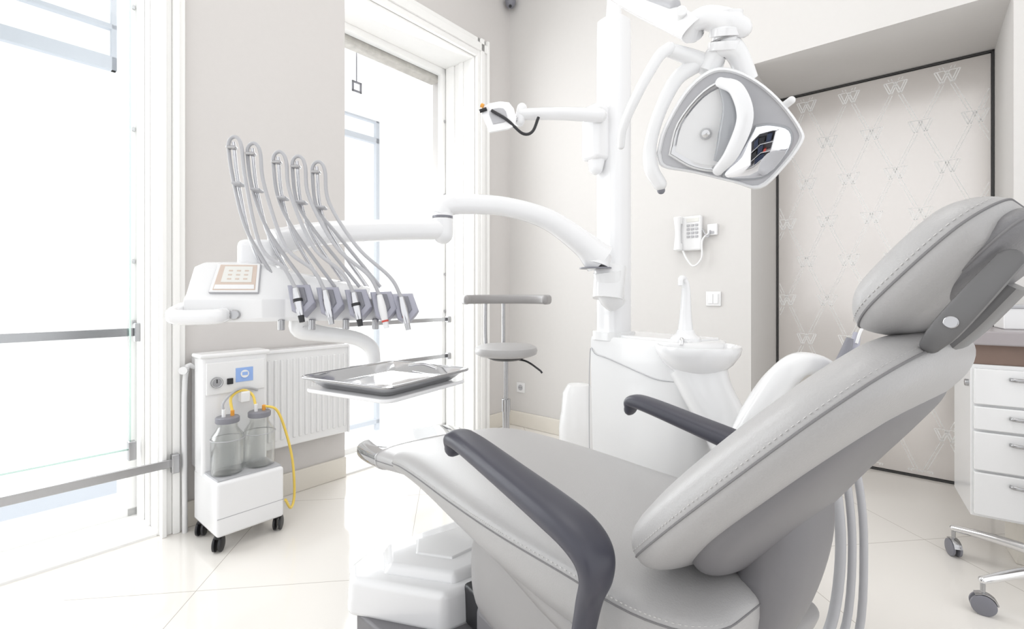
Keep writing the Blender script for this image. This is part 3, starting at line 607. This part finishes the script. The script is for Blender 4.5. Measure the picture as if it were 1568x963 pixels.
# saddle stool at the drawers (only two legs of its base reach into view)
g=grp('saddle_stool',Matrix.Translation((1.99,1.66,0)))
stool_base(g,r=.37,n=5,a0=math.radians(183),cr=.034,zc=.135)
cyl('column',(0,0,.1),(0,0,.5),.024,M_chrome,g)
lathe('seat_cushion',[(0,.49),(.09,.492),(.12,.505),(.125,.53),(.11,.55),(.06,.56),(0,.56)],(0,-.05,0),M_leather,g)
# ---------------------------------------------------------------- white bin behind unit
g=grp('waste_bin',Matrix.Translation((.42,3.0,0)))
lathe('body',[(0,0),(.11,0),(.12,.02),(.125,.26),(.115,.34),(.11,.36),(.10,.48),(.07,.53),(0,.54)],(0,0,0),M_white,g)
# ---------------------------------------------------------------- invented shelf behind the viewer, added for dark reflections in the lamp mirror
g=grp('mirror_prop_shelf',Matrix.Translation((-.15,-1.6,0))@Matrix.Rotation(math.radians(-8),4,'Z'))
for nm,lo,hi,m in (('side_l',(-.5,-.15,0),(-.47,.15,1.2),M_white),('side_r',(.47,-.15,0),(.5,.15,1.2),M_white),('back',(-.5,-.17,0),(.5,-.15,1.2),M_shell),('top',(-.5,-.15,1.18),(.5,.15,1.2),M_white),('shelf_a',(-.47,-.15,.75),(.47,.15,.77),M_white),('shelf_b',(-.47,-.15,.38),(.47,.15,.40),M_white),('shelf_c',(-.47,-.15,.05),(.47,.15,.07),M_white),
  ('binder_a',(-.3,-.1,.77),(-.05,.12,1.08),M_navy),('binder_b',(.0,-.1,.77),(.2,.1,1.02),M_black),('binder_c',(.25,-.1,.77),(.4,.1,1.1),M_navy),('case_a',(-.42,-.1,.40),(-.12,.13,.66),M_black),('case_b',(-.05,-.1,.40),(.2,.12,.7),M_navy),('box_red',(.24,-.1,.40),(.32,.1,.5),M_red),('case_c',(-.2,-.1,.07),(.3,.12,.3),M_navy)):
    box(nm,lo,hi,m,g,bevel=.004)
# ---------------------------------------------------------------- lights
w=bpy.data.worlds.new('World'); bpy.context.scene.world=w; w.use_nodes=True
w.node_tree.nodes['Background'].inputs[0].default_value=(.98,.99,1,1); w.node_tree.nodes['Background'].inputs[1].default_value=1.05
def area(name,loc,tgt,sx,sy,e,col=(1,1,1)):
    l=bpy.data.lights.new(name,'AREA'); l.shape='RECTANGLE'; l.size=sx; l.size_y=sy; l.energy=e; l.color=col
    o=bpy.data.objects.new(name,l); bpy.context.collection.objects.link(o); o.location=loc
    o.rotation_euler=(Vector(tgt)-Vector(loc)).to_track_quat('-Z','Y').to_euler(); return o
area('overhead_fill_light',(.3,1.6,3.7),(.3,1.6,0),1.6,1.6,11,(1,.98,.96))  # added fill light to brighten the interior, not a known ceiling lamp
p=ROOM@Vector((-.55,-3.3,1.7)); q=ROOM@Vector((2,-2.2,.8)); area('window_daylight_1',p,q,1.7,2.6,42,(.97,.99,1))
p=ROOM@Vector((-.55,-1.0,1.7)); q=ROOM@Vector((2,-1.4,.8)); area('window_daylight_2',p,q,1.0,2.6,28,(.97,.99,1))
# ---------------------------------------------------------------- camera
cd=bpy.data.cameras.new('camera'); co=bpy.data.objects.new('camera',cd); bpy.context.collection.objects.link(co)
co.location=(0,0,1.1); co.rotation_euler=(math.radians(90),0,0); cd.sensor_width=36; cd.lens=36*730/1568; cd.shift_y=-31.5/1568; cd.clip_start=.02
sc=bpy.context.scene; sc.camera=co
sc.view_settings.view_transform='Standard'; sc.view_settings.exposure=.40
